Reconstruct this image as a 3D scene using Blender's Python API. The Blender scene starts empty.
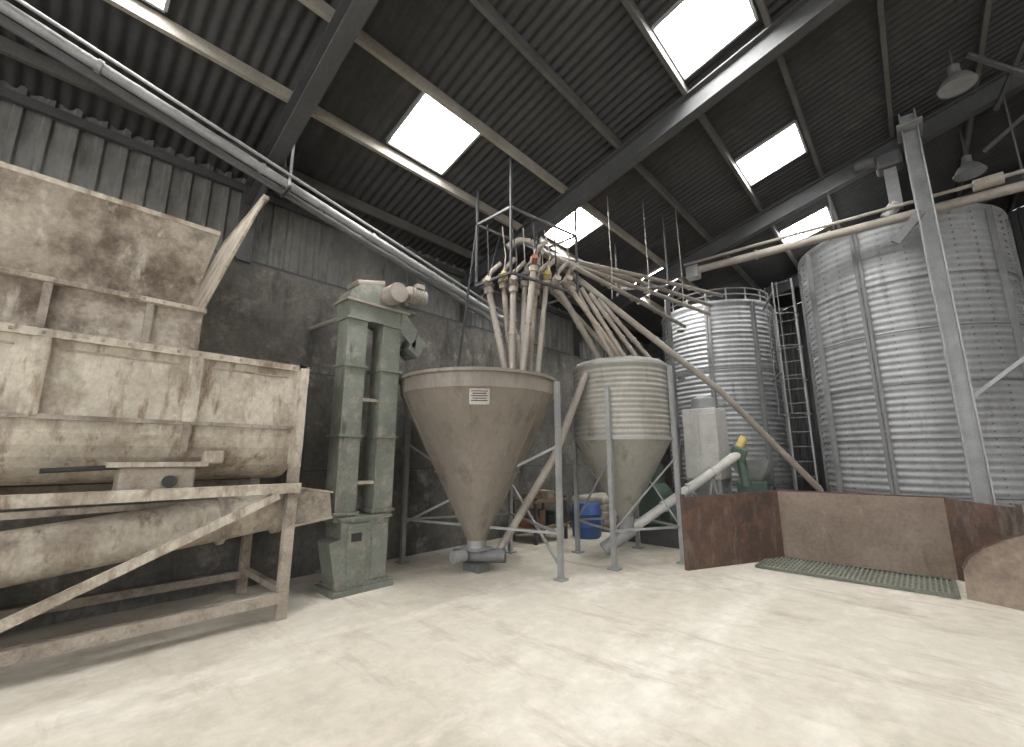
import bpy, bmesh, math, random
from mathutils import Vector, Matrix, Euler
random.seed(4)
C=bpy.context.scene.collection
V=Vector
# ---------------------------------------------------------------- materials
def mat(name,c1,c2=None,c3=None,scale=3,rough=.7,metal=0,bump=.1,stretch=(1,1,1),lo=.35,hi=.65,fine=.25,c3lo=.58,c3hi=.75,c3scale=None,c4=None,c4scale=8,c4lo=.62,c4hi=.7,c4stretch=None,c5=None,c5scale=1,c5lo=.6,c5hi=.7,c5stretch=(1,1,1)):
    m=bpy.data.materials.new(name);m.use_nodes=True
    n=m.node_tree.nodes;l=m.node_tree.links
    b=n['Principled BSDF'];b.inputs['Roughness'].default_value=rough;b.inputs['Metallic'].default_value=metal
    tc=n.new('ShaderNodeTexCoord');mp=n.new('ShaderNodeMapping');mp.inputs['Scale'].default_value=stretch
    l.new(tc.outputs['Object'],mp.inputs['Vector'])
    def noise(s,d=8,r=.6,mpp=None):
        t=n.new('ShaderNodeTexNoise');t.inputs['Scale'].default_value=s;t.inputs['Detail'].default_value=d;t.inputs['Roughness'].default_value=r
        l.new((mpp or mp).outputs[0],t.inputs['Vector']);return t
    def ramp(t,a,b_):
        r=n.new('ShaderNodeMapRange');r.inputs[1].default_value=a;r.inputs[2].default_value=b_;r.clamp=True
        l.new(t.outputs[0],r.inputs[0]);return r
    def mix(f,a,b_):
        x=n.new('ShaderNodeMix');x.data_type='RGBA'
        l.new(f.outputs[0],x.inputs[0])
        for i,q in((6,a),(7,b_)):
            if isinstance(q,tuple): x.inputs[i].default_value=(*q,1)
            else: l.new(q.outputs[2],x.inputs[i])
        return x
    c2=c2 or tuple(k*.75 for k in c1)
    t1=noise(scale);x=mix(ramp(t1,lo,hi),c1,c2)
    if c3:
        t3=noise(c3scale or scale*1.9,10,.7);x=mix(ramp(t3,c3lo,c3hi),x,c3)
    if c4:
        mp4=n.new('ShaderNodeMapping');mp4.inputs['Scale'].default_value=c4stretch or (1,1,.25);mp4.inputs['Location'].default_value=(7,3,1)
        l.new(tc.outputs['Object'],mp4.inputs['Vector'])
        x=mix(ramp(noise(c4scale,6,.65,mp4),c4lo,c4hi),x,c4)
    if c5:
        mp5=n.new('ShaderNodeMapping');mp5.inputs['Scale'].default_value=c5stretch;mp5.inputs['Location'].default_value=(17,5,1)
        l.new(tc.outputs['Object'],mp5.inputs['Vector'])
        x=mix(ramp(noise(c5scale,10,.7,mp5),c5lo,c5hi),x,c5)
    t2=noise(scale*14,6,.7);dark=n.new('ShaderNodeMix');dark.data_type='RGBA';dark.blend_type='MULTIPLY'
    dark.inputs[0].default_value=1
    rr=n.new('ShaderNodeMapRange');rr.inputs[1].default_value=.3;rr.inputs[2].default_value=.7;rr.inputs[3].default_value=1-fine;rr.inputs[4].default_value=1+fine*.4
    l.new(t2.outputs[0],rr.inputs[0]);l.new(x.outputs[2],dark.inputs[6]);l.new(rr.outputs[0],dark.inputs[7])
    l.new(dark.outputs[2],b.inputs['Base Color'])
    if bump:
        bp=n.new('ShaderNodeBump');bp.inputs['Strength'].default_value=bump;bp.inputs['Distance'].default_value=.02
        l.new(t2.outputs[0],bp.inputs['Height']);l.new(bp.outputs[0],b.inputs['Normal'])
    return m
M={}
M['floor']=mat('dusty_concrete',(.56,.52,.44),(.47,.43,.355),(.33,.285,.225),scale=.5,rough=.8,bump=.15,fine=.14,c3scale=1.1,c3lo=.50,c3hi=.80,c4=(.63,.59,.515),c4scale=1.5,c4lo=.50,c4hi=.66,c4stretch=(1,.45,1),c5=(.30,.25,.19),c5scale=1.6,c5lo=.54,c5hi=.80,c5stretch=(.5,2.0,1))
M['conc']=mat('stained_concrete_panel',(.17,.16,.143),(.088,.083,.076),(.29,.275,.25),scale=1.1,rough=.9,bump=.3,fine=.35,c3scale=2.4,c3lo=.55,c3hi=.72,c4=(.05,.046,.042),c4scale=2.0,c4lo=.53,c4hi=.68)
M['clad']=mat('wall_cladding_steel',(.185,.185,.17),(.125,.125,.115),scale=1.2,rough=.7,bump=.05,stretch=(1,1,.4),c4=(.08,.074,.066),c4scale=5,c4lo=.55,c4hi=.7)
M['roof']=mat('fibre_cement_roof',(.046,.045,.045),(.032,.031,.032),(.075,.071,.066),scale=.8,rough=.85,bump=.1)
M['steeldark']=mat('dark_painted_steel',(.07,.07,.072),(.05,.05,.051),scale=2,rough=.7)
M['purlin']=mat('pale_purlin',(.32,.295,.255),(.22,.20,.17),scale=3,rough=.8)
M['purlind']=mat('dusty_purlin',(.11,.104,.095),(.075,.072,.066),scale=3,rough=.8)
M['cream']=mat('dirty_cream_paint',(.53,.48,.395),(.36,.315,.255),(.19,.14,.10),scale=1.7,rough=.78,bump=.1,stretch=(1,1,.7),fine=.28,c3scale=3.2,c3lo=.48,c3hi=.70,c4=(.15,.095,.06),c4scale=9,c4lo=.55,c4hi=.72)
M['creamtop']=mat('grimy_hopper_plate',(.43,.385,.32),(.23,.185,.145),(.11,.08,.06),scale=1.5,rough=.8,bump=.12,stretch=(1,1,.9),fine=.3,c3scale=3.0,c3lo=.46,c3hi=.66,c4=(.50,.46,.39),c4scale=7,c4lo=.58,c4hi=.72)
M['creamd']=mat('grimy_frame_paint',(.37,.325,.27),(.25,.21,.17),(.11,.08,.058),scale=3,rough=.75,c3scale=4,c3lo=.5,c3hi=.7)
M['green']=mat('grey_green_paint',(.18,.192,.163),(.135,.146,.12),(.29,.27,.225),scale=3,rough=.65,c3scale=5,c3lo=.50,c3hi=.72,c4=(.08,.075,.06),c4scale=8,c4lo=.6,c4hi=.72)
M['taupe']=mat('dusty_taupe_steel',(.235,.205,.172),(.18,.155,.13),(.30,.27,.235),scale=1.5,rough=.6,metal=.15,bump=.05,stretch=(1,1,.5),fine=.14,c4=(.125,.104,.083),c4scale=5,c4lo=.52,c4hi=.75)
M['silo_s']=mat('dusty_silo_panel',(.32,.305,.272),(.25,.238,.21),(.215,.19,.16),scale=2,rough=.65,metal=.2,bump=.05,stretch=(1,1,.3),fine=.12,c4=(.17,.15,.127),c4scale=6,c4lo=.56,c4hi=.75)
M['galv']=mat('galvanised_silo_sheet',(.38,.39,.395),(.28,.288,.292),(.26,.25,.235),scale=1.3,rough=.6,metal=.4,bump=.03,stretch=(1,1,.25),fine=.15,c4=(.19,.185,.175),c4scale=5,c4lo=.56,c4hi=.75)
M['galvp']=mat('galvanised_steel',(.34,.345,.345),(.26,.262,.262),(.21,.19,.168),scale=4,rough=.6,metal=.3,bump=.03)
M['galvd']=mat('weathered_galvanised_steel',(.19,.19,.19),(.145,.145,.143),scale=4,rough=.6,metal=.4,bump=.03)
M['tube']=mat('dusty_tube',(.32,.285,.25),(.24,.212,.182),(.15,.125,.10),scale=4,rough=.65,metal=.1)
M['white']=mat('off_white_paint',(.50,.49,.46),(.41,.40,.37),(.29,.26,.22),scale=4,rough=.6)
M['rust']=mat('rusty_plate',(.10,.06,.044),(.062,.045,.038),(.17,.095,.06),scale=2,rough=.8,metal=.1,bump=.2,c3scale=5,c3lo=.5,c3hi=.7,c4=(.19,.16,.13),c4scale=5,c4lo=.53,c4hi=.72)
M['rustd']=mat('dusty_rusty_plate',(.23,.18,.145),(.17,.13,.10),(.29,.24,.195),scale=1.6,rough=.85,bump=.1,c4=(.12,.085,.062),c4scale=5,c4lo=.55,c4hi=.78)
M['plate']=mat('dusty_leaning_plate',(.27,.215,.168),(.18,.135,.10),(.31,.26,.21),scale=1.6,rough=.8,bump=.03,c4=(.10,.068,.05),c4scale=2.2,c4lo=.45,c4hi=.75,c4stretch=(1,1,1.2))
M['grate']=mat('green_steel_grating',(.11,.125,.095),(.14,.145,.115),(.24,.225,.18),scale=5,rough=.7)
M['grateb']=mat('grating_bars',(.21,.22,.18),(.27,.265,.22),scale=5,rough=.65,metal=.2)
M['dark']=mat('black_rubber',(.03,.03,.03),scale=3)
M['yellow']=mat('yellow_paint',(.50,.40,.13),(.4,.32,.12),scale=5,rough=.5)
M['red']=mat('red_paint',(.22,.08,.05),scale=5,rough=.5)
M['blue']=mat('blue_plastic',(.03,.08,.24),(.02,.06,.18),scale=3,rough=.45)
M['gmach']=mat('green_machine_paint',(.07,.11,.085),(.05,.08,.06),(.20,.19,.16),scale=3,rough=.55)
M['wood']=mat('weathered_wood',(.24,.17,.11),(.16,.11,.075),scale=4,rough=.85,stretch=(1,6,1))
M['sack']=mat('woven_feed_sack',(.40,.37,.31),(.30,.27,.22),scale=5,rough=.9,bump=.3)
def emis(name,col,s):
    m=bpy.data.materials.new(name);m.use_nodes=True;n=m.node_tree.nodes;n.clear()
    e=n.new('ShaderNodeEmission');e.inputs[0].default_value=(*col,1);e.inputs[1].default_value=s
    t=n.new('ShaderNodeTexCoord');nz=n.new('ShaderNodeTexNoise');nz.inputs['Scale'].default_value=2
    o=n.new('ShaderNodeOutputMaterial');L=m.node_tree.links
    L.new(t.outputs['Object'],nz.inputs['Vector'])
    mr=n.new('ShaderNodeMapRange');mr.inputs[3].default_value=s*.85;mr.inputs[4].default_value=s*1.15
    L.new(nz.outputs[0],mr.inputs[0]);L.new(mr.outputs[0],e.inputs[1]);L.new(e.outputs[0],o.inputs[0]);return m
M['sky']=emis('daylight_rooflight_sheet',(1,.995,.98),50)
# ---------------------------------------------------------------- builders
def grp(name,loc=(0,0,0)):
    e=bpy.data.objects.new(name,None);e.location=loc;C.objects.link(e);e.empty_display_size=.1
    bpy.context.view_layer.update();return e
def mesh(par,name,vs,fs,m,smooth=False,rot=None):
    me=bpy.data.meshes.new(name)
    me.from_pydata([tuple(v) for v in vs],[],fs);me.update()
    bm=bmesh.new();bm.from_mesh(me);bmesh.ops.recalc_face_normals(bm,faces=bm.faces);bm.to_mesh(me);bm.free()
    me.materials.append(M[m] if isinstance(m,str) else m)
    if smooth:
        for p in me.polygons:p.use_smooth=True
    o=bpy.data.objects.new(name,me);C.objects.link(o)
    if par:
        o.parent=par;o.matrix_parent_inverse=par.matrix_world.inverted()
    return o
def bev(o,w,seg=2):
    if w:
        b=o.modifiers.new('b','BEVEL');b.width=w;b.segments=seg;b.limit_method='ANGLE'
BF=[(0,1,3,2),(4,6,7,5),(0,4,5,1),(2,3,7,6),(0,2,6,4),(1,5,7,3)]
def box(par,name,c,s,m,rot=(0,0,0),bevel=0):
    R=Euler([math.radians(a) for a in rot]).to_matrix();c=V(c)
    vs=[c+R@V((i*s[0]/2,j*s[1]/2,k*s[2]/2)) for i in(-1,1) for j in(-1,1) for k in(-1,1)]
    o=mesh(par,name,vs,BF,m);bev(o,bevel);return o
def boxes(par,name,L,m):
    vs=[];fs=[]
    for c,s in L:
        n=len(vs)
        vs+=[(c[0]+i*s[0]/2,c[1]+j*s[1]/2,c[2]+k*s[2]/2) for i in(-1,1) for j in(-1,1) for k in(-1,1)]
        fs+=[tuple(n+q for q in f) for f in BF]
    return mesh(par,name,vs,fs,m)
def frame(a,b):
    d=(b-a).normalized();up=V((0,0,1)) if abs(d.z)<.95 else V((1,0,0))
    x=d.cross(up).normalized();y=x.cross(d).normalized();return d,x,y
def beam(par,name,a,b,w,h,m,bevel=0):
    a=V(a);b=V(b);d,x,y=frame(a,b)
    vs=[p+x*i*w/2+y*j*h/2 for p in(a,b) for i in(-1,1) for j in(-1,1)]
    o=mesh(par,name,vs,BF,m);bev(o,bevel);return o
def ibeam(par,name,a,b,w,h,m,t=.02):
    a=V(a);b=V(b);d,x,y=frame(a,b)
    pr=[(-w,-h),(w,-h),(w,-h+2*t),(t/2,-h+2*t),(t/2,h-2*t),(w,h-2*t),(w,h),(-w,h),(-w,h-2*t),(-t/2,h-2*t),(-t/2,-h+2*t),(-w,-h+2*t)]
    n=len(pr);vs=[p+x*i/2+y*j/2 for p in(a,b) for i,j in pr]
    fs=[(i,(i+1)%n,n+(i+1)%n,n+i) for i in range(n)]+[tuple(range(n)),tuple(range(n,2*n))]
    return mesh(par,name,vs,fs,m)
def tube(par,name,pts,r,m,seg=14,caps=True,flange=None):
    pts=[V(p) for p in pts];vs=[];fs=[]
    rs=r if isinstance(r,(list,tuple)) else [r]*len(pts)
    px=None
    for i,p in enumerate(pts):
        if i==0:d=pts[1]-p
        elif i==len(pts)-1:d=p-pts[i-1]
        else:d=(pts[i+1]-p).normalized()+(p-pts[i-1]).normalized()
        d.normalize()
        if px is None:
            up=V((0,0,1)) if abs(d.z)<.95 else V((1,0,0));px=d.cross(up).normalized()
        px=(px-d*px.dot(d)).normalized();y=d.cross(px)
        for k in range(seg):
            a=2*math.pi*k/seg;vs.append(p+(px*math.cos(a)+y*math.sin(a))*rs[i])
    for i in range(len(pts)-1):
        for k in range(seg):
            fs.append((i*seg+k,i*seg+(k+1)%seg,(i+1)*seg+(k+1)%seg,(i+1)*seg+k))
    if caps: fs+= [tuple(range(seg)),tuple(range(len(vs)-seg,len(vs)))]
    o=mesh(par,name,vs,fs,m,True)
    e=o.modifiers.new('e','EDGE_SPLIT');e.split_angle=math.radians(40)
    if flange:
        a,b=pts[0],pts[-1];L=(b-a).length;k=int(L/flange)
        for i in range(1,k+1):
            q=a.lerp(b,i/(k+1));d=(b-a).normalized()*.02
            tube(par,name+'_clamp',[q-d,q+d],(rs[0])*1.25,m,seg)
    return o
def lathe(par,name,c,prof,m,seg=64,smooth=True,split=45):
    vs=[];fs=[];n=len(prof)
    for r,z in prof:
        for k in range(seg):
            a=2*math.pi*k/seg;vs.append((c[0]+r*math.cos(a),c[1]+r*math.sin(a),c[2]+z))
    for i in range(n-1):
        for k in range(seg): fs.append((i*seg+k,i*seg+(k+1)%seg,(i+1)*seg+(k+1)%seg,(i+1)*seg+k))
    o=mesh(par,name,vs,fs,m,smooth)
    e=o.modifiers.new('e','EDGE_SPLIT');e.split_angle=math.radians(split);return o
def extr(par,name,prof,y0,y1,m,smooth=False):
    n=len(prof);vs=[(x,y,z) for y in(y0,y1) for x,z in prof]
    fs=[(i,(i+1)%n,n+(i+1)%n,n+i) for i in range(n)]+[tuple(range(n)),tuple(range(n,2*n))]
    return mesh(par,name,vs,fs,m,smooth)
def plate(par,name,pts,t,m):
    pts=[V(p) for p in pts];nn=(pts[1]-pts[0]).cross(pts[2]-pts[1]).normalized()*t;n=len(pts)
    vs=pts+[p+nn for p in pts]
    return mesh(par,name,vs,[tuple(range(n)),tuple(range(n,2*n))]+[(i,(i+1)%n,n+(i+1)%n,n+i) for i in range(n)],m)
# ---------------------------------------------------------------- shell
Y0,Y1,XR,XRT=-7,15.5,4.0,14.0
SL=.268
def rz(x): return 5.2+(x+6)*SL if x<=XR else 5.2+(2*XR-x+6)*SL
box(None,'floor',(4,(Y0+Y1)/2,-.1),(20.6,Y1-Y0+.6,.2),'floor')
wl=box(None,'wall_left',(-6.12,(Y0+Y1)/2,1.985),(.24,Y1-Y0,3.97),'conc')
for z in(1.32,2.64): box(wl,'panel_joint',(-5.999,(Y0+Y1)/2,z),(.012,Y1-Y0,.02),'steeldark')
def ribbed(name,par,x,z0,z1,ya,yb,m,axis='y',pitch=.2,dep=.035):
    vs=[];fs=[];y=ya;pr=[]
    while y<yb:
        pr+=[(y,0),(y+pitch*.55,0),(y+pitch*.65,dep),(y+pitch*.9,dep)];y+=pitch
    pr.append((yb,0))
    for yy,d in pr:
        for z in(z0,z1): vs.append((x+d,yy,z) if axis=='y' else (yy,x-d,z(yy) if callable(z) else z))
    for i in range(len(pr)-1): fs.append((2*i,2*i+2,2*i+3,2*i+1))
    return mesh(par,name,vs,fs,m)
ribbed('cladding_sheet',wl,-6.17,3.9,5.25,Y0,Y1,'clad')
beam(wl,'sheeting_rail',(-6.07,Y0,4.98),(-6.07,Y1,4.98),.06,.1,'steeldark')
beam(wl,'wall_top_angle',(-6.02,Y0,3.98),(-6.02,Y1,3.98),.04,.04,'steeldark')
wb=ribbed('wall_back',None,Y1,0,rz,-6.2,XRT,'steeldark','x')
box(None,'wall_right',(XRT+.1,(Y0+Y1)/2,2.7),(.2,Y1-Y0,5.4),'clad')
wr=box(None,'wall_rear',(-4.6,Y0-.1,2.6),(3.2,.2,5.2),'clad')
box(wr,'wall_panel_side',(10.5,Y0-.1,2.6),(7,.2,5.2),'clad')
plate(wr,'wall_panel_gable',[(-6.2,Y0,4.9),(14,Y0,4.9),(14,Y0,5.2),(4,Y0,7.85),(-6.2,Y0,5.15)],-.2,'clad')
lights=[(-4.57,-3.68,-.75,.2),(-4.57,-3.68,2.5,3.4),(-4.57,-3.68,5.62,6.5),(-4.57,-3.68,9.05,9.95),(-4.57,-3.68,12.2,13.1),
        (-1.62,-.74,4.1,5.03),(-1.62,-.74,7.2,8.08),(-1.62,-.74,10.3,11.2),(-1.62,-.74,.9,1.8),(-1.62,-.74,-2.2,-1.3)]
for yy in(-1.3,1.8,4.9,8.0): lights.append((5.4,6.3,yy,yy+.9))
xs=sorted(set([-6.25,XR]+[v for L in lights for v in L[:2] if v<XR]))
pitch=.13;st=pitch/6;ny=int((Y1-Y0)/st)+1
vs=[];fs=[]
for j in range(ny):
    y=Y0+j*st
    for x in xs: vs.append((x,y,rz(x)+.016*math.cos(2*math.pi*y/pitch)))
nx=len(xs)
for j in range(ny-1):
    y=Y0+(j+.5)*st
    for i in range(nx-1):
        xm=(xs[i]+xs[i+1])/2
        if any(a<xm<b and c<y<d for a,b,c,d in lights): continue
        fs.append((j*nx+i,j*nx+i+1,(j+1)*nx+i+1,(j+1)*nx+i))
ceil=mesh(None,'ceiling',vs,fs,'roof',True)
xa=[XR,5.4,6.3,XRT+.2];yl=[Y0,-1.3,-.4,1.8,2.7,4.9,5.8,8.0,8.9,Y1]
vs=[(x,y,rz(x)) for y in yl for x in xa];fs=[]
for j in range(len(yl)-1):
    for i in range(3):
        if i==1 and j%2==1: continue
        fs.append((j*4+i,j*4+i+1,(j+1)*4+i+1,(j+1)*4+i))
mesh(ceil,'far_roof_slope',vs,fs,'roof')
for i,(a,b,c,d) in enumerate(lights):
    w=grp('window_%d'%(i+1),((a+b)/2,(c+d)/2,rz((a+b)/2)))
    plate(w,'translucent_sheet',[(a-.03,c-.03,rz(a)+.05),(b+.03,c-.03,rz(b)+.05),(b+.03,d+.03,rz(b)+.05),(a-.03,d+.03,rz(a)+.05)],.01,'sky')
    for q,(p1,p2) in enumerate([((a,c),(b,c)),((b,c),(b,d)),((b,d),(a,d)),((a,d),(a,c))]):
        beam(w,'kerb_%d'%q,(p1[0],p1[1],rz(p1[0])),(p2[0],p2[1],rz(p2[0])),.03,.1,'galvp')
rf=grp('roof_steelwork',(0,0,6))
for y in(-6.2,-2.4,1.4,5.2,9.0,12.8):
    ibeam(rf,'rafter',(-6.05,y,rz(-6.05)-.32),(XR,y,rz(XR)-.32),.16,.32,'steeldark')
    ibeam(rf,'rafter_far',(XR,y,rz(XR)-.32),(XRT,y,rz(XRT)-.32),.16,.32,'steeldark')
    plate(rf,'haunch',[(-6.0,y,rz(-6)-.45),(-5.0,y,rz(-5)-.45),(-6.0,y,rz(-6)-.85)],.02,'steeldark')
    beam(rf,'stanchion',(-6.06,y,3.95),(-6.06,y,5.0),.16,.18,'steeldark')
x=-5.65
k=0
while x<XR+.1:
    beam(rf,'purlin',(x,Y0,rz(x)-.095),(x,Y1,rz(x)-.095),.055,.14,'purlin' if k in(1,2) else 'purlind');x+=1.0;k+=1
for a,b in(((1.2,8.0,7.0),(2.6,9.0,5.9)),((1.9,7.2,7.1),(1.5,9.0,6.6)),((1.3,9.0,6.0),(2.6,9.0,7.0)),((.55,5.2,6.9),(.75,6.4,7.0))):
    beam(rf,'wind_brace',a,b,.05,.05,'steeldark')
# ---------------------------------------------------------------- feed mixer (left)
g=grp('horizontal_feed_mixer',(-5.2,.5,0))
ya,yb=-2.3,1.77
xf,xb=-4.64,-5.82
prof=[(xf,2.42),(xf,1.80)]
for i in range(1,16):
    a=math.pi*i/16;prof.append(((xf+xb)/2+(xf-xb)/2*math.cos(a),1.78-.5*math.sin(a)))
prof+=[(xb,1.8),(xb,2.42)]
o=extr(g,'trough_body',prof,ya,yb,'cream')
beam(g,'top_flange',(xf+.02,ya,2.40),(xf+.02,yb,2.40),.07,.06,'cream')
beam(g,'mid_flange',(xf+.015,ya,1.79),(xf+.015,yb,1.79),.05,.035,'creamd')
for y in(-1.2,-.12,.82): beam(g,'side_rib',(xf+.02,y,1.8),(xf+.02,y,2.4),.1,.05,'cream')
beam(g,'belly_rib',(xf+.02,.82,1.80),(xf-.02,.82,1.55),.05,.05,'creamd')
box(g,'end_channel',(xf+.01,1.74,1.93),(.09,.1,1.0),'cream')
boxes(g,'flange_bolts',[((xf+.062,-2.2+.16*i,2.40),(.016,.022,.022)) for i in range(25)]+[((xf+.05,-2.2+.16*i,1.79),(.016,.018,.018)) for i in range(25)],'creamd')
boxes(g,'stiffening_pressings',[((xf+.006,.36,2.30),(.016,.7,.015)),((xf+.006,1.28,2.30),(.016,.66,.015)),((xf+.006,-.65,2.30),(.016,.8,.015))],'creamtop')
box(g,'upper_box',((xf+xb)/2,(ya+.83)/2,2.62),(xf-xb-.04,.83-ya,.4),'creamtop',bevel=.01)
beam(g,'upper_box_flange',(xf+.01,ya,2.81),(xf+.01,.84,2.81),.07,.04,'cream')
for y in(-.9,-.15,.45): beam(g,'upper_box_rib',(xf+.0,y,2.44),(xf+.0,y,2.8),.05,.03,'creamd')
boxes(g,'upper_box_bolts',[((xf+.05,-2.2+.13*i,2.81),(.016,.018,.018)) for i in range(24)],'creamd')
plate(g,'flare_front',[(xf,ya,2.82),(xf,.72,2.82),(-4.3,.80,3.43),(-4.3,ya-.3,3.43)],.02,'creamtop')
beam(g,'flare_front_lip',(-4.3,ya-.3,3.44),(-4.3,.80,3.44),.05,.04,'cream')
plate(g,'flare_end',[(xf+.04,.82,2.82),(-4.27,1.12,3.94),(-5.9,1.12,3.94),(xb,.82,2.82)],.02,'cream')
beam(g,'flare_end_lip',(-4.27,1.12,3.95),(-5.9,1.12,3.95),.05,.04,'creamd')
plate(g,'flare_back',[(xb,ya,2.82),(xb,.82,2.82),(-5.9,.9,3.7),(-5.9,ya-.3,3.7)],.02,'cream')
for y in(-2.1,1.74):
    for x in(-4.62,-5.8): beam(g,'frame_post',(x,y,0),(x,y,1.45),.09,.08,'creamd')
beam(g,'frame_post_front',(-4.60,1.74,1.4),(-4.60,1.74,2.4),.08,.09,'cream')
beam(g,'frame_rail',(-4.58,-2.3,1.2),(-4.58,1.8,1.2),.07,.09,'cream')
beam(g,'frame_rail_lower',(-5.0,-2.3,1.05),(-5.0,1.8,1.09),.06,.05,'creamd')
beam(g,'frame_rail_back',(-5.8,-2.3,1.2),(-5.8,1.8,1.2),.07,.09,'creamd')
beam(g,'bottom_rail',(-4.6,-2.3,.2),(-4.6,1.76,.2),.07,.09,'creamd')
beam(g,'bottom_rail_back',(-5.8,-2.3,.2),(-5.8,1.76,.2),.07,.08,'creamd')
beam(g,'diagonal_brace',(-4.56,1.6,1.14),(-4.56,-.9,.02),.05,.07,'cream')
for y in(-.6,1.74): beam(g,'cross_rail',(-4.6,y,.25),(-5.8,y,.25),.06,.06,'creamd')
beam(g,'trough_saddle',(-4.66,-1.8,1.2),(-4.7,-1.8,1.62),.06,.06,'creamd')
box(g,'gearbox',(-4.78,.68,1.30),(.3,.5,.24),'creamd',bevel=.02)
box(g,'gearbox_lid',(-4.78,.68,1.44),(.36,.66,.04),'cream')
tube(g,'gearbox_hub',[(-4.62,.75,1.3),(-4.58,.75,1.3)],.05,'dark')
tube(g,'drive_shaft',[(-4.7,-.0,1.40),(-4.7,.42,1.42)],.02,'dark')
box(g,'gearbox_stand',(-4.8,.68,1.21),(.3,.4,.08),'creamd')
box(g,'bearing_block',(-4.72,1.06,1.5),(.12,.16,.12),'cream',bevel=.02)
tube(g,'discharge_auger',[(-5.0,-2.3,.52),(-4.95,1.72,.98)],.2,'cream',24)
tube(g,'auger_flange',[(-4.955,1.2,.92),(-4.955,1.24,.925)],.235,'creamd',24)
tube(g,'auger_flange_mid',[(-4.985,-.9,.68),(-4.985,-.86,.685)],.225,'creamd',24)
tube(g,'auger_flange_end',[(-4.95,1.68,.975),(-4.95,1.74,.98)],.24,'creamd',24)
plate(g,'discharge_chute_front',[(-4.68,1.74,1.2),(-4.68,2.16,1.12),(-4.68,2.2,.86),(-4.68,1.74,.80)],.02,'creamd')
plate(g,'discharge_chute_back',[(-5.1,1.74,1.2),(-5.1,2.16,1.12),(-5.1,2.2,.86),(-5.1,1.74,.80)],.02,'creamd')
plate(g,'discharge_chute_top',[(-4.66,1.74,1.2),(-4.66,2.18,1.12),(-5.1,2.18,1.12),(-5.1,1.74,1.2)],.02,'cream')
plate(g,'discharge_chute_floor',[(-4.66,1.74,.8),(-4.66,2.2,.86),(-5.1,2.2,.86),(-5.1,1.74,.8)],.02,'creamd')
# ---------------------------------------------------------------- bucket elevator
g=grp('bucket_elevator',(-5.0,2.7,0))
box(g,'boot',(-5.05,2.70,.42),(.38,.60,.8),'green',bevel=.01)
box(g,'boot_base',(-5.05,2.70,.03),(.5,.74,.06),'green')
box(g,'boot_inlet',(-5.0,2.40,.34),(.3,.16,.5),'green',rot=(12,0,0))
box(g,'boot_door',(-4.85,2.88,.42),(.02,.2,.6),'green',bevel=.005)
box(g,'boot_door_left',(-4.85,2.60,.42),(.016,.24,.66),'green',bevel=.005)
box(g,'boot_label',(-4.838,2.58,.6),(.012,.12,.09),'dark')
boxes(g,'boot_bolts',[((-4.85,2.44+.075*i,z),(.03,.016,.016)) for i in range(8) for z in(.10,.78)],'tube')
for z in(.08,.8): box(g,'boot_flange',(-5.05,2.70,z),(.44,.66,.03),'green')
for nm,y in(('up',2.46),('down',2.94)):
    box(g,'leg_'+nm,(-5.05,y,2.02),(.27,.26,2.5),'green',bevel=.006)
    for z in(.86,1.75,2.6,3.2): box(g,'leg_flange_'+nm,(-5.05,y,z),(.33,.31,.03),'green')
for z in(1.2,2.2): beam(g,'leg_tie',(-4.95,2.4,z),(-4.95,3.0,z),.02,.04,'creamd')
hp=[]
for i in range(0,13):
    a=math.pi*i/12;hp.append((2.72+.42*math.cos(a),3.42+.30*math.sin(a)))
hp=[(3.06,3.2)]+hp+[(2.34,3.2)]
n=len(hp);vs=[(x,y,z) for x in(-4.9,-5.22) for y,z in hp]
mesh(g,'head_casing',vs,[(i,(i+1)%n,n+(i+1)%n,n+i) for i in range(n)]+[tuple(range(n)),tuple(range(n,2*n))],'green')
box(g,'head_flange',(-5.05,2.72,3.42),(.38,.9,.03),'tube')
box(g,'head_cover',(-5.06,2.6,3.72),(.32,.4,.07),'tube',rot=(14,0,0),bevel=.02)
box(g,'motor_bracket',(-4.95,3.1,3.45),(.2,.3,.03),'green')
tube(g,'drive_motor',[(-4.78,2.95,3.66),(-4.78,3.02,3.66),(-4.78,3.06,3.66),(-4.78,3.32,3.66),(-4.78,3.34,3.66)],[.06,.06,.11,.11,.08],'tube',20)
for i in range(6): tube(g,'motor_fin',[(-4.78,3.09+.035*i,3.66),(-4.78,3.10+.035*i,3.66)],.12,'tube',20)
tube(g,'gear_reducer',[(-4.9,2.86,3.6),(-4.66,2.86,3.6)],.13,'tube',20)
box(g,'motor_terminal_box',(-4.72,3.2,3.78),(.1,.12,.07),'tube',bevel=.01)
plate(g,'discharge_spout_side',[(-4.88,3.05,3.45),(-4.88,3.3,3.2),(-4.88,3.28,2.95),(-4.88,3.05,3.15)],.02,'green')
plate(g,'discharge_spout_top',[(-4.88,3.05,3.45),(-4.88,3.3,3.2),(-5.18,3.3,3.2),(-5.18,3.05,3.45)],.02,'green')
box(g,'spout_mouth',(-5.03,3.33,3.0),(.3,.18,.26),'green',rot=(-35,0,0))
tube(g,'wall_stay',[(-5.98,2.3,3.25),(-5.15,2.45,3.3)],.03,'tube')
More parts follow.
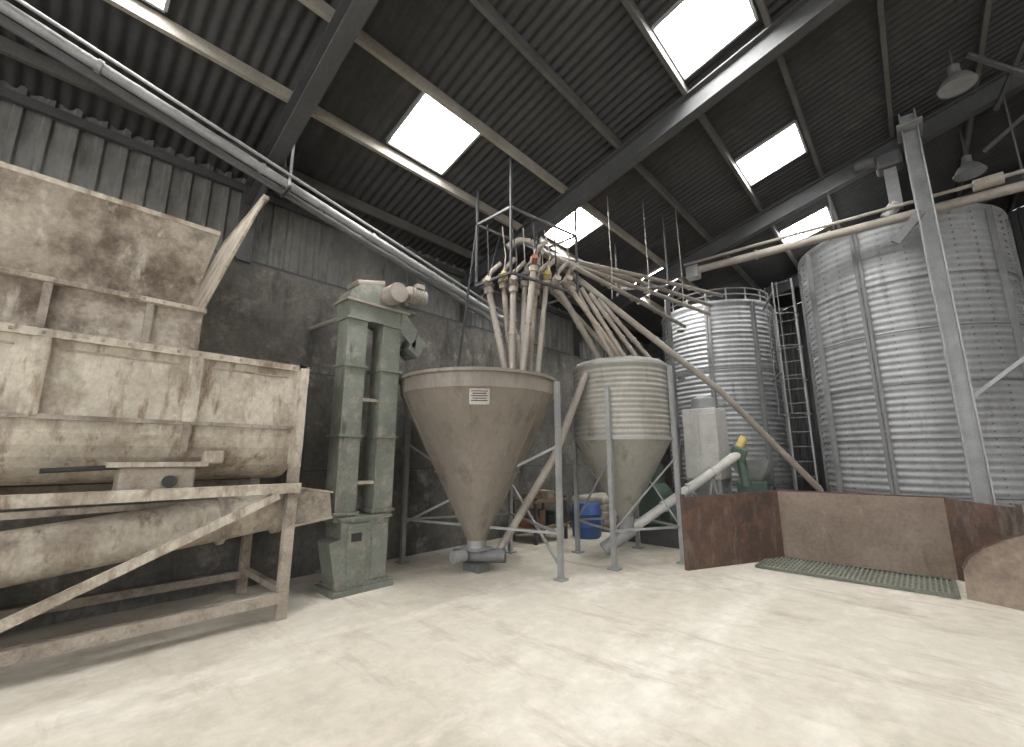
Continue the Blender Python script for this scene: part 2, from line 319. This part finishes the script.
# ---------------------------------------------------------------- cone hopper
c=(-4.58,4.20,0)
g=grp('conical_hopper',c)
lathe(g,'cone',c,[(.10,.38),(.12,.38),(1.08,2.32),(1.10,2.34),(1.10,2.52),(1.13,2.53),(1.13,2.57),(1.06,2.57),(1.06,2.34),(.10,.42)],'taupe',72,split=25)
for a in range(0,360,60):
    r=math.radians(a+10);dx,dy=math.cos(r),math.sin(r)
    beam(g,'cone_seam',(c[0]+.13*dx,c[1]+.13*dy,.40),(c[0]+1.085*dx,c[1]+1.085*dy,2.32),.02,.008,'taupe')
lathe(g,'cone_ring_seam',c,[(.575,1.29),(.592,1.29),(.60,1.31),(.585,1.31)],'taupe',72)
box(g,'warning_sign',(c[0]+1.035*.744,c[1]-1.035*.669,2.22),(.012,.25,.2),'white',rot=(0,25.6,-42),bevel=.003)
for i in range(5):
    dz=.07-.03*i
    box(g,'sign_text_line',(c[0]+(1.042+dz*.47)*.744,c[1]-(1.042+dz*.47)*.669,2.22+dz*.9),(.008,.2-.03*(i%2),.012),'red' if i==0 else 'dark',rot=(0,25.6,-42))
legs=[(-3.46,4.60),(-5.68,3.76),(-5.0,5.32)]
for i,(x,y) in enumerate(legs):
    beam(g,'leg_%d'%(i+1),(x,y,0),(x,y,2.5),.06,.06,'galvp')
    box(g,'leg_foot_%d'%(i+1),(x,y,.01),(.14,.14,.02),'galvp')
def bar(n,a,b,w=.03,m='galvp'): beam(g,n,a,b,w,w,m)
bar('brace_front_low',(-3.46,4.60,.55),(-5.68,3.76,.6))
bar('brace_diag_a',(-3.46,4.60,1.65),(-5.68,3.76,.55))
bar('brace_diag_b',(-3.46,4.60,.15),(-5.0,5.32,1.1))
bar('brace_side_low',(-3.46,4.60,.55),(-5.0,5.32,.6))
bar('brace_back',(-5.0,5.32,.6),(-5.68,3.76,.6))
bar('brace_diag_c',(-5.68,3.76,1.7),(-5.0,5.32,.6))
lathe(g,'outlet_collar',c,[(.0,.26),(.13,.26),(.13,.40),(.0,.40)],'galvp',24)
box(g,'outlet_slide',(c[0],c[1],.29),(.36,.26,.03),'galvp')
tube(g,'outlet_auger_trough',[(-4.85,4.03,.18),(-4.25,4.43,.2)],.09,'galvd',18)
tube(g,'outlet_gear_motor',[(-4.60,3.80,.22),(-4.60,4.0,.22)],.075,'galvp',18)
box(g,'motor_support',(c[0],c[1],.05),(.3,.2,.1),'galvd')
tube(g,'inclined_auger',[(-4.4,4.42,.2),(-3.9,5.08,1.5),(-3.58,5.5,2.75)],.055,'tube',16)
# ---------------------------------------------------------------- small hopper silo
def corr(R,z0,z1,p,amp,steps=6):
    out=[];n=int((z1-z0)/p)*steps
    for i in range(n+1):
        z=z0+(z1-z0)*i/n;out.append((R+amp*math.cos(2*math.pi*i/steps),z))
    return out
g=grp('hopper_bottom_silo',(-3.45,6.28,0));c=(-3.45,6.28,0);R=.74
lathe(g,'body',c,[(.09,.60),(.1,.60),(R-.01,1.74),(R+.02,1.76)]+corr(R,1.78,2.86,.075,.009)+[(R+.02,2.88),(R+.02,2.93),(R-.05,2.98),(.2,3.04),(0,3.04)],'silo_s',72,split=60)
for z in(1.77,2.9): lathe(g,'hoop',c,[(R,z-.02),(R+.03,z-.02),(R+.03,z+.02),(R,z+.02)],'galvp',72)
lathe(g,'outlet',c,[(0,.42),(.12,.42),(.12,.62),(0,.62)],'galvp',24)
for i,(dx,dy) in enumerate([(.27,-.963),(-.963,-.27),(.963,.27),(-.27,.963)]):
    x,y=c[0]+dx*.79,c[1]+dy*.79
    beam(g,'leg_%d'%(i+1),(x,y,0),(x,y,2.5 if i!=2 else 2.9),.06,.06,'galvp')
    box(g,'leg_foot_%d'%(i+1),(x,y,.01),(.15,.15,.02),'galvp')
L=[(c[0]+dx*.79,c[1]+dy*.79) for dx,dy in [(.27,-.963),(.963,.27),(-.27,.963),(-.963,-.27)]]
for i in range(4):
    a=L[i];b=L[(i+1)%4];beam(g,'leg_tie',(*a,.5),(*b,.5),.03,.03,'galvp')
    beam(g,'leg_tie_diag',(*a,.5),(*b,1.5),.02,.02,'galvp')
for a in range(0,360,45):
    r=math.radians(a);beam(g,'roof_rib',(c[0]+.2*math.cos(r),c[1]+.2*math.sin(r),3.05),(c[0]+R*.94*math.cos(r),c[1]+R*.94*math.sin(r),2.99),.02,.02,'galvp')
g=grp('inclined_grain_auger',(-2.8,7.1,0))
A=V((-3.45,6.28,.36));B=V((-2.12,7.55,1.55))
tube(g,'auger_tube',[A-(B-A)*.12,B],.07,'white',18,flange=.6)
tube(g,'inlet_boot',[A-(B-A)*.2,A+(B-A)*.05],.1,'galvp',18)
box(g,'head_box',B+V((.0,.05,.02)),(.22,.22,.22),'gmach',rot=(20,20,20),bevel=.02)
tube(g,'drive_motor',[B+V((.02,0,.10)),B+V((.1,.06,.26))],.06,'yellow',18)
tube(g,'drop_spout',[B+V((.02,.06,-.05)),B+V((.05,.1,-.5))],.07,'gmach',14)
for s in(-1,1): beam(g,'support_leg',(-2.45,7.3,1.2),(-2.45+s*.2,7.3+.1*s,0),.035,.035,'galvp')
# ---------------------------------------------------------------- large silos
def bigsilo(name,c,R,H,ribs,a0):
    g=grp(name,c)
    pr=[(R+.02,0),(R+.02,.05)]+corr(R,.06,H-.1,.115,.014,6)+[(R+.03,H-.09),(R+.045,H-.05),(R+.03,H)]
    lathe(g,'corrugated_wall',c,pr,'galv',96,split=80)
    lathe(g,'roof_cone',c,[(R+.02,H-.01),(R*.5,H+.1),(.25,H+.16),(0,H+.17)],'galv',96)
    z=.9
    while z<H-.3:
        lathe(g,'course_joint',c,[(R+.010,z-.012),(R+.02,z-.010),(R+.02,z+.010),(R+.010,z+.012)],'galvd',96);z+=.88
    bl=[]
    for k in range(ribs):
        a=math.radians(a0+360*k/ribs);dx,dy=math.cos(a),math.sin(a);tx,ty=-dy,dx
        rr=R+.035
        for s in(-.035,.035):
            beam(g,'stiffener',(c[0]+rr*dx+s*tx,c[1]+rr*dy+s*ty,0),(c[0]+rr*dx+s*tx,c[1]+rr*dy+s*ty,H-.05),.018,.05,'galvd')
        for q in(1/3,2/3):
            a2=a+2*math.pi/ribs*q
            dx,dy=math.cos(a2),math.sin(a2);z=.15
            while z<H-.1:
                bl.append(((c[0]+(R+.016)*dx,c[1]+(R+.016)*dy,z),(.022,.022,.022)));z+=.115
    boxes(g,'sheet_bolts',bl,'galvd')
    return g
S1=(.10,10.90,0);S2=(-3.58,11.85,0)
g1=bigsilo('galvanised_grain_silo',S1,1.50,5.58,10,-108)
g2=bigsilo('galvanised_grain_silo',S2,1.32,5.22,8,-80)
for k in range(9):
    a=math.radians(-160+k*20);q=(S2[0]+1.3*math.cos(a),S2[1]+1.3*math.sin(a))
    tube(g2,'rail_post',[(*q,5.2),(*q,5.52)],.018,'galvp',8)
for zz in(5.37,5.52): tube(g2,'rail_top',[(S2[0]+1.3*math.cos(math.radians(-160+k*10)),S2[1]+1.3*math.sin(math.radians(-160+k*10)),zz) for k in range(17)],.018,'galvp',8)
lx,ly=-1.64,9.95
g=grp('caged_ladder',(lx,ly,0))
for s in(-.17,.17): beam(g,'stile',(lx+s,ly,0),(lx+s*1,ly,5.1),.03,.025,'galvp')
z=.3
while z<5.1: tube(g,'rung',[(lx-.17,ly,z),(lx+.17,ly,z)],.010,'galvd',8);z+=.28
z=2.3
while z<4.9:
    pts=[(lx+.26*math.sin(a)*1.0,ly-.26-.28*math.cos(a),z) for a in [math.radians(-150+i*25) for i in range(13)]]
    tube(g,'cage_hoop',pts,.010,'galvd',8);z+=.65
for a in(-70,0,70):
    r=math.radians(a);tube(g,'cage_strap',[(lx+.26*math.sin(r),ly-.26-.28*math.cos(r),2.3),(lx+.26*math.sin(r),ly-.26-.28*math.cos(r),4.9)],.009,'galvd',8)
for z in(1.5,3.2,4.9): beam(g,'ladder_stay',(lx-.17,ly,z),(lx-.6,ly+1.1,z),.03,.03,'galvd')
# column
g=grp('steel_column',(.55,8.72,0))
ibeam(g,'column_shaft',(.55,8.72,0),(.55,8.72,rz(.55)-.05),.22,.2,'galvp')
box(g,'base_plate',(.55,8.72,.015),(.4,.4,.03),'galvp')
box(g,'column_cap',(.55,8.72,6.62),(.3,.5,.04),'galvp')
beam(g,'knee_brace',(.62,8.7,2.3),(1.9,8.5,3.4),.05,.05,'galvp')
beam(g,'side_bracket',(.5,8.66,5.2),(.15,8.66,4.8),.05,.12,'galvd')
# overhead conveying pipe
g=grp('overhead_conveyor_pipe',(0,9.05,5.3))
tube(g,'pipe',[(-3.0,8.98,5.42),(4.0,8.98,5.22)],.075,'tube',18,flange=1.2)
tube(g,'pipe_thin',[(-3.2,8.90,5.58),(4.0,8.90,5.42)],.03,'tube',10)
for x in(-2.5,-.6,1.6,3.5): beam(g,'hanger',(x,9.0,5.4),(x,9.0,rz(x)-.45),.02,.02,'steeldark')
tube(g,'drive_motor',[(1.1,8.9,5.46),(1.4,8.9,5.46)],.09,'tube',16)
box(g,'end_box',(-3.05,8.98,5.38),(.25,.22,.28),'galvp',bevel=.02)
box(g,'trunking',(.25,9.0,5.95),(.16,.16,.9),'galvd')
box(g,'elevator_head',(.25,9.0,6.35),(.34,.3,.28),'steeldark',bevel=.04)
tube(g,'head_motor',[(.08,8.9,6.42),(-.18,8.9,6.42)],.1,'steeldark',18)
tube(g,'spout',[(.25,9.0,5.6),(.1,9.0,5.4)],.09,'galvp',14)
# ---------------------------------------------------------------- high bay lamps
for x,y,z in((1.0,7.6,6.38),(1.18,9.6,6.05)):
    g=grp('high_bay_lamp',(x,y,z))
    lathe(g,'reflector',(x,y,z),[(.2,-.06),(.2,-.04),(.13,.08),(.06,.14),(.06,.26),(0,.26)],'galvd',32)
    lathe(g,'lens',(x,y,z),[(0,-.05),(.19,-.05)],'galvp',32)
    tube(g,'hook_rod',[(x,y,z+.26),(x,y,rz(x)-.15)],.01,'steeldark',8)
# ---------------------------------------------------------------- long inclined conveyor at eaves
g=grp('inclined_tube_conveyor',(-5,2,4.5))
a=V((-5.0,-.75,5.12));b=V((-5.0,5.35,3.80))
a=b+(a-b)*1.35
tube(g,'tube',[a,b],.05,'galvp',18,flange=1.5)
tube(g,'cable_pipe',[a+V((.12,0,.05)),b+V((.12,0,.05))],.018,'galvp',10)
beam(g,'rail',a+V((-.1,0,-.06)),b+V((-.1,0,-.06)),.03,.08,'galvd')
t=(1.5-a.y)/(b.y-a.y);q=a.lerp(b,t)
beam(g,'hanger_rod',q+V((.1,0,-.1)),(q.x+.1,1.5,rz(q.x)-.2),.025,.025,'galvp')
beam(g,'hanger_rod_b',q+V((-.12,0,-.1)),(q.x-.12,1.5,rz(q.x)-.2),.02,.02,'steeldark')
beam(g,'hanger_cross',q+V((-.14,0,-.1)),q+V((.14,0,-.1)),.03,.03,'steeldark')
t=(4.6-a.y)/(b.y-a.y);q=a.lerp(b,t)
beam(g,'hanger_far',q,(q.x+.2,4.9,rz(-4.8)-.1),.025,.025,'steeldark')
tube(g,'end_drop',[b,b+V((.05,.15,-.3)),b+V((.15,.12,-1.1))],.05,'tube',14)
# ---------------------------------------------------------------- spout manifold
g=grp('pipe_distribution_manifold',(-4,4.7,4.3))
fr=[(-4.45,4.0),(-3.75,4.0),(-3.55,5.3),(-4.3,5.3)]
fz=4.95
for i in range(4):
    p1=fr[i];p2=fr[(i+1)%4]
    beam(g,'frame_bar',(*p1,fz),(*p2,fz),.03,.03,'galvd')
    beam(g,'frame_hanger',(*p1,3.95),(*p1,rz(p1[0])-.1),.03,.03,'steeldark')
    beam(g,'frame_bar_low',(*p1,3.97),(*p2,3.97),.035,.035,'steeldark')
beam(g,'long_stay',(-4.45,4.0,fz),(-5.1,4.2,2.6),.025,.025,'steeldark')
DZ=-.24
heads=[(-4.30,4.10,4.2),(-4.18,4.30,4.32),(-4.02,4.34,4.2),(-3.97,4.54,4.34),(-3.84,4.62,4.22),(-3.78,4.82,4.36),(-3.68,4.94,4.24),(-3.60,5.12,4.28),(-3.73,4.47,4.44),(-3.93,4.92,4.45)]
heads=[(x,y,z+DZ+random.uniform(-.04,.04)) for x,y,z in heads]
tg=[(-4.12,4.34,2.5),(-4.25,4.55,2.45),(-4.02,4.30,2.5),(-3.98,4.45,2.5),(-4.08,4.7,2.45),(-3.80,4.58,2.5),(-3.6,6.0,3.0),(-3.3,6.2,3.0),(-3.88,4.35,2.5),(-3.45,6.45,3.0)]
for i,(h,t) in enumerate(zip(heads,tg)):
    h=V(h);t=V(t);d=(t-h).normalized()
    tube(g,'spout_%d'%i,[h,t],.040 if i%2 else .047,['tube','creamd','tube'][i%3],12,flange=.9)
    tube(g,'valve_body_%d'%i,[h-d*.12,h+d*.1],.07,'creamd',14)
    tube(g,'valve_flange_%d'%i,[h-d*.02,h+d*.01],.09,'galvd',14)
    col=['creamd','yellow','tube','steeldark','creamd','yellow','tube','creamd','red','tube'][i]
    tube(g,'actuator_%d'%i,[h+V((.04,-.05,.02)),h+V((.13,-.13,.06))],.045,col,12)
    tube(g,'inlet_hose_%d'%i,[h-d*.1,h+V((0,.05,.25)),h+V((.05,.2,.42))],.035,'tube',10)
    tube(g,'wire_%d'%i,[h+V((.05,-.05,.05)),h+V((-.02+.04*(i%3),.02,.4)),h+V((-.03,.0,fz-h.z))],.010,'tube' if i%2 else 'dark',6)
ends=[(-3.2,9.9,5.0),(-3.0,9.8,4.85),(-2.7,9.6,4.95),(-2.9,9.3,4.5),(-3.9,9.9,4.7),(-3.4,9.2,4.3)]
for i,e in enumerate(ends):
    s=V((-3.95+.09*i,4.75+.08*i,4.66-.06*i));e=V(e)
    m1=s.lerp(e,.5)+V((.0,0,.02))
    tube(g,'conveying_pipe_%d'%i,[s,m1,e],.038,'tube',12,flange=1.3)
for i in range(4):
    s=V((-3.65+.08*i,5.3+.12*i,4.2-.08*i));t=V((-3.35+.12*i,5.9+.2*i,3.05))
    tube(g,'branch_spout_%d'%i,[s,t],.036,'tube',12,flange=.6)
beam(g,'pipe_rack',(-3.9,7.2,4.7),(-2.9,7.2,4.5),.04,.04,'steeldark')
for x in(-3.9,-2.9): beam(g,'pipe_rack_hanger',(x,7.2,4.55),(x,7.2,rz(x)-.1),.025,.025,'steeldark')
for x,y in((-3.3,5.9),(-3.0,6.6),(-2.7,7.3)): tube(g,'cable_drop',[(x,y,4.0),(x+.02,y,4.6),(x,y,rz(x)-.1)],.008,'tube',6)
tube(g,'long_downpipe',[(-4.02,4.73,4.80),(-2.35,7.75,2.6),(-1.33,9.1,.97)],.052,'tube',14)
tube(g,'downpipe_bend',[(-4.02,4.73,4.80),(-4.15,4.6,4.82),(-4.3,4.5,4.72)],.052,'tube',14)
tube(g,'downpipe_foot',[(-1.33,9.1,.97),(-1.25,9.15,.6),(-1.25,9.15,0)],.05,'galvp',14)
# ---------------------------------------------------------------- machines behind
g=grp('dust_filter_cabinet',(-2.95,8.6,0))
box(g,'cabinet',(-2.95,8.6,1.75),(.62,.62,1.3),'white',bevel=.02)
box(g,'cabinet_door',(-2.80,8.28,1.75),(.3,.02,1.1),'white',bevel=.01)
lathe(g,'cabinet_fan',(-2.95,8.6,2.4),[(.0,0),(.22,0),(.22,.2),(.1,.26),(0,.26)],'galvp',24)
for dx in(-.27,.27):
    for dy in(-.27,.27): beam(g,'leg',(-2.95+dx,8.6+dy,0),(-2.95+dx,8.6+dy,1.1),.05,.05,'galvp')
mesh(g,'hopper',[(-3.25,8.3,1.1),(-2.65,8.3,1.1),(-2.65,8.9,1.1),(-3.25,8.9,1.1),(-3.05,8.5,.6),(-2.85,8.5,.6),(-2.85,8.7,.6),(-3.05,8.7,.6)],[(0,1,5,4),(1,2,6,5),(2,3,7,6),(3,0,4,7),(4,5,6,7)],'galvp')
g=grp('hammer_mill',(-3.75,7.75,0))
box(g,'housing',(-3.75,7.75,.55),(.6,.5,.5),'gmach',bevel=.05)
tube(g,'rotor_casing',[(-3.75,7.45,.75),(-3.75,8.0,.75)],.34,'gmach',28)
tube(g,'motor',[(-3.3,7.7,.5),(-2.95,7.7,.5)],.16,'gmach',20)
box(g,'base_frame',(-3.55,7.75,.15),(1.2,.6,.3),'steeldark')
box(g,'feed_hopper',(-3.75,7.75,1.2),(.4,.4,.35),'gmach',bevel=.02)
mx=-2.22
g=grp('roller_mill',(mx,8.75,0))
box(g,'body',(mx,8.75,.85),(.5,.5,.5),'gmach',bevel=.04)
mesh(g,'hopper',[(mx-.35,8.4,1.45),(mx+.35,8.4,1.45),(mx+.35,9.1,1.45),(mx-.35,9.1,1.45),(mx-.15,8.6,1.1),(mx+.15,8.6,1.1),(mx+.15,8.9,1.1),(mx-.15,8.9,1.1)],[(0,1,5,4),(1,2,6,5),(2,3,7,6),(3,0,4,7)],'galvp')
for dx in(-.2,.2):
    for dy in(-.2,.2): beam(g,'leg',(mx+dx,8.75+dy,0),(mx+dx,8.75+dy,.62),.05,.05,'gmach')
tube(g,'pulley',[(mx+.27,8.6,.85),(mx+.33,8.6,.85)],.17,'dark',24)
g=grp('blue_plastic_barrel',(-4.85,7.3,0))
lathe(g,'shell',(-4.85,7.3,0),[(0,0),(.24,0),(.27,.04),(.28,.2),(.295,.22),(.28,.24),(.28,.42),(.295,.44),(.28,.46),(.27,.6),(.23,.64),(0,.64)],'blue',36)
g=grp('cluttered_workbench',(-5.35,6.5,0))
for z in(.25,.72): box(g,'shelf',(-5.35,6.5,z),(.6,.95,.05),'wood')
for dx in(-.27,.27):
    for dy in(-.44,.44): beam(g,'leg',(-5.35+dx,6.5+dy,0),(-5.35+dx,6.5+dy,.78),.05,.05,'steeldark')
for i,(y,h,m) in enumerate([(6.15,.18,'red'),(6.35,.28,'wood'),(6.6,.16,'steeldark'),(6.8,.22,'gmach')]):
    box(g,'crate_%d'%i,(-5.3,y,.275+h/2),(.3,.17,h),m,bevel=.01)
for i,(y,h,m) in enumerate([(6.2,.1,'wood'),(6.6,.14,'creamd'),(6.85,.08,'red')]):
    box(g,'bench_box_%d'%i,(-5.3,y,.745+h/2),(.3,.2,h),m,bevel=.01)
# stack of feed sacks on a pallet against the wall, beyond the bench
g=grp('pallet_of_feed_sacks',(-5.3,8.6,0))
for y in(8.1,8.6,9.1): box(g,'pallet_bearer',(-5.3,y,.05),(1.0,.09,.1),'wood')
for i in range(7): box(g,'pallet_board',(-5.74+.147*i,8.6,.11),(.11,1.2,.02),'wood')
for l in range(4):
    for j in range(3):
        box(g,'sack',(-5.3+random.uniform(-.03,.03),8.2+.4*j,.19+.14*l),(.85,.39,.14),'sack',rot=(0,0,random.uniform(-3,3)),bevel=.05)
g=grp('vertical_grain_pipe',(-3.75,9.2,0))
tube(g,'pipe',[(-3.75,9.2,0),(-3.75,9.2,5.0),(-3.4,9.1,5.25)],.06,'galvd',12,flange=1.2)
# ---------------------------------------------------------------- pen
g=grp('steel_grain_pen',(-.8,7.4,0))
H=.98
def wallp(n,a,b,h0,h1,m,t=.03):
    plate(g,n,[(a[0],a[1],0),(b[0],b[1],0),(b[0],b[1],h1),(a[0],a[1],h0)],t,m)
wallp('left_panel',(-2.5,6.16),(-1.72,7.85),.93,H,'rust')
wallp('back_panel',(-1.72,7.9),(.16,8.0),H,H,'rustd')
wallp('right_panel',(.16,8.0),(.72,7.42),H,.95,'rust')
beam(g,'back_cap',(-1.72,7.9,H),(.16,8.0,H),.05,.04,'rust')
beam(g,'left_cap',(-2.5,6.16,.93),(-1.72,7.88,H),.04,.03,'rust')
for x,y in((-2.5,6.16),(-1.72,7.92),(.16,8.02),(.72,7.42)): beam(g,'post',(x,y,0),(x,y,.99),.05,.05,'rust')
g=grp('leaning_steel_plate',(.7,6.9,0))
prf=[(0,0),(-.01,.30),(.04,.42),(.16,.54),(.34,.66),(.55,.76),(.8,.84),(1.3,.86),(1.3,0)]
dv=V((.93,-.36,0)).normalized();nv=V((.36,.93,0)).normalized()
pp=[V((.17,7.0,0))+dv*a+nv*b*.2+V((0,0,b)) for a,b in prf]
plate(g,'plate',pp,.008,'plate')
for i in range(1,7): beam(g,'edge_strip',pp[i],pp[i+1],.02,.02,'rust')
g=grp('floor_grating',(-.9,7.4,0))
gx0,gx1,gy0,gy1=-1.85,.1,6.93,7.8
box(g,'pit_plate',((gx0+gx1)/2,(gy0+gy1)/2,.006),(gx1-gx0,gy1-gy0,.008),'grate')
for p1,p2 in(((gx0,gy0),(gx1,gy0)),((gx0,gy1),(gx1,gy1)),((gx0,gy0),(gx0,gy1)),((gx1,gy0),(gx1,gy1))):
    beam(g,'rim',(*p1,.02),(*p2,.02),.04,.03,'grate')
vs=[];fs=[];x=gx0+.03
def addb(x0,x1,y0,y1,z0,z1):
    n=len(vs)
    for i in(x0,x1):
        for j in(y0,y1):
            for k in(z0,z1): vs.append((i,j,k))
    fs.extend([tuple(n+q for q in f) for f in BF])
while x<gx1: addb(x,x+.018,gy0,gy1,.01,.03);x+=.05
y=gy0+.1
while y<gy1: addb(gx0,gx1,y,y+.015,.01,.028);y+=.15
mesh(g,'bars',vs,fs,'grateb')
# ---------------------------------------------------------------- camera
cd=bpy.data.cameras.new('camera');cam=bpy.data.objects.new('camera',cd);C.objects.link(cam)
cam.location=(0,0,1.5);cam.rotation_euler=(math.radians(101),0,math.radians(43))
cd.sensor_width=36;cd.lens=430/1024*36;cd.clip_start=.05
bpy.context.scene.camera=cam
# ---------------------------------------------------------------- light
w=bpy.data.worlds.new('world');bpy.context.scene.world=w;w.use_nodes=True
nt=w.node_tree;bg=nt.nodes['Background'];bg.inputs[0].default_value=(.85,.92,1,1);bg.inputs[1].default_value=1.2
def area(n,loc,rot,sx,sy,e,col=(1,.985,.96)):
    l=bpy.data.lights.new(n,'AREA');l.shape='RECTANGLE';l.size=sx;l.size_y=sy;l.energy=e;l.color=col
    o=bpy.data.objects.new(n,l);C.objects.link(o);o.location=loc;o.rotation_euler=[math.radians(a) for a in rot];return o
area('doorway_daylight',(2,Y0+.15,2.4),(90,0,0),10,4.6,760)
vsn=bpy.context.scene.view_settings
vsn.view_transform='Standard';vsn.exposure=.05
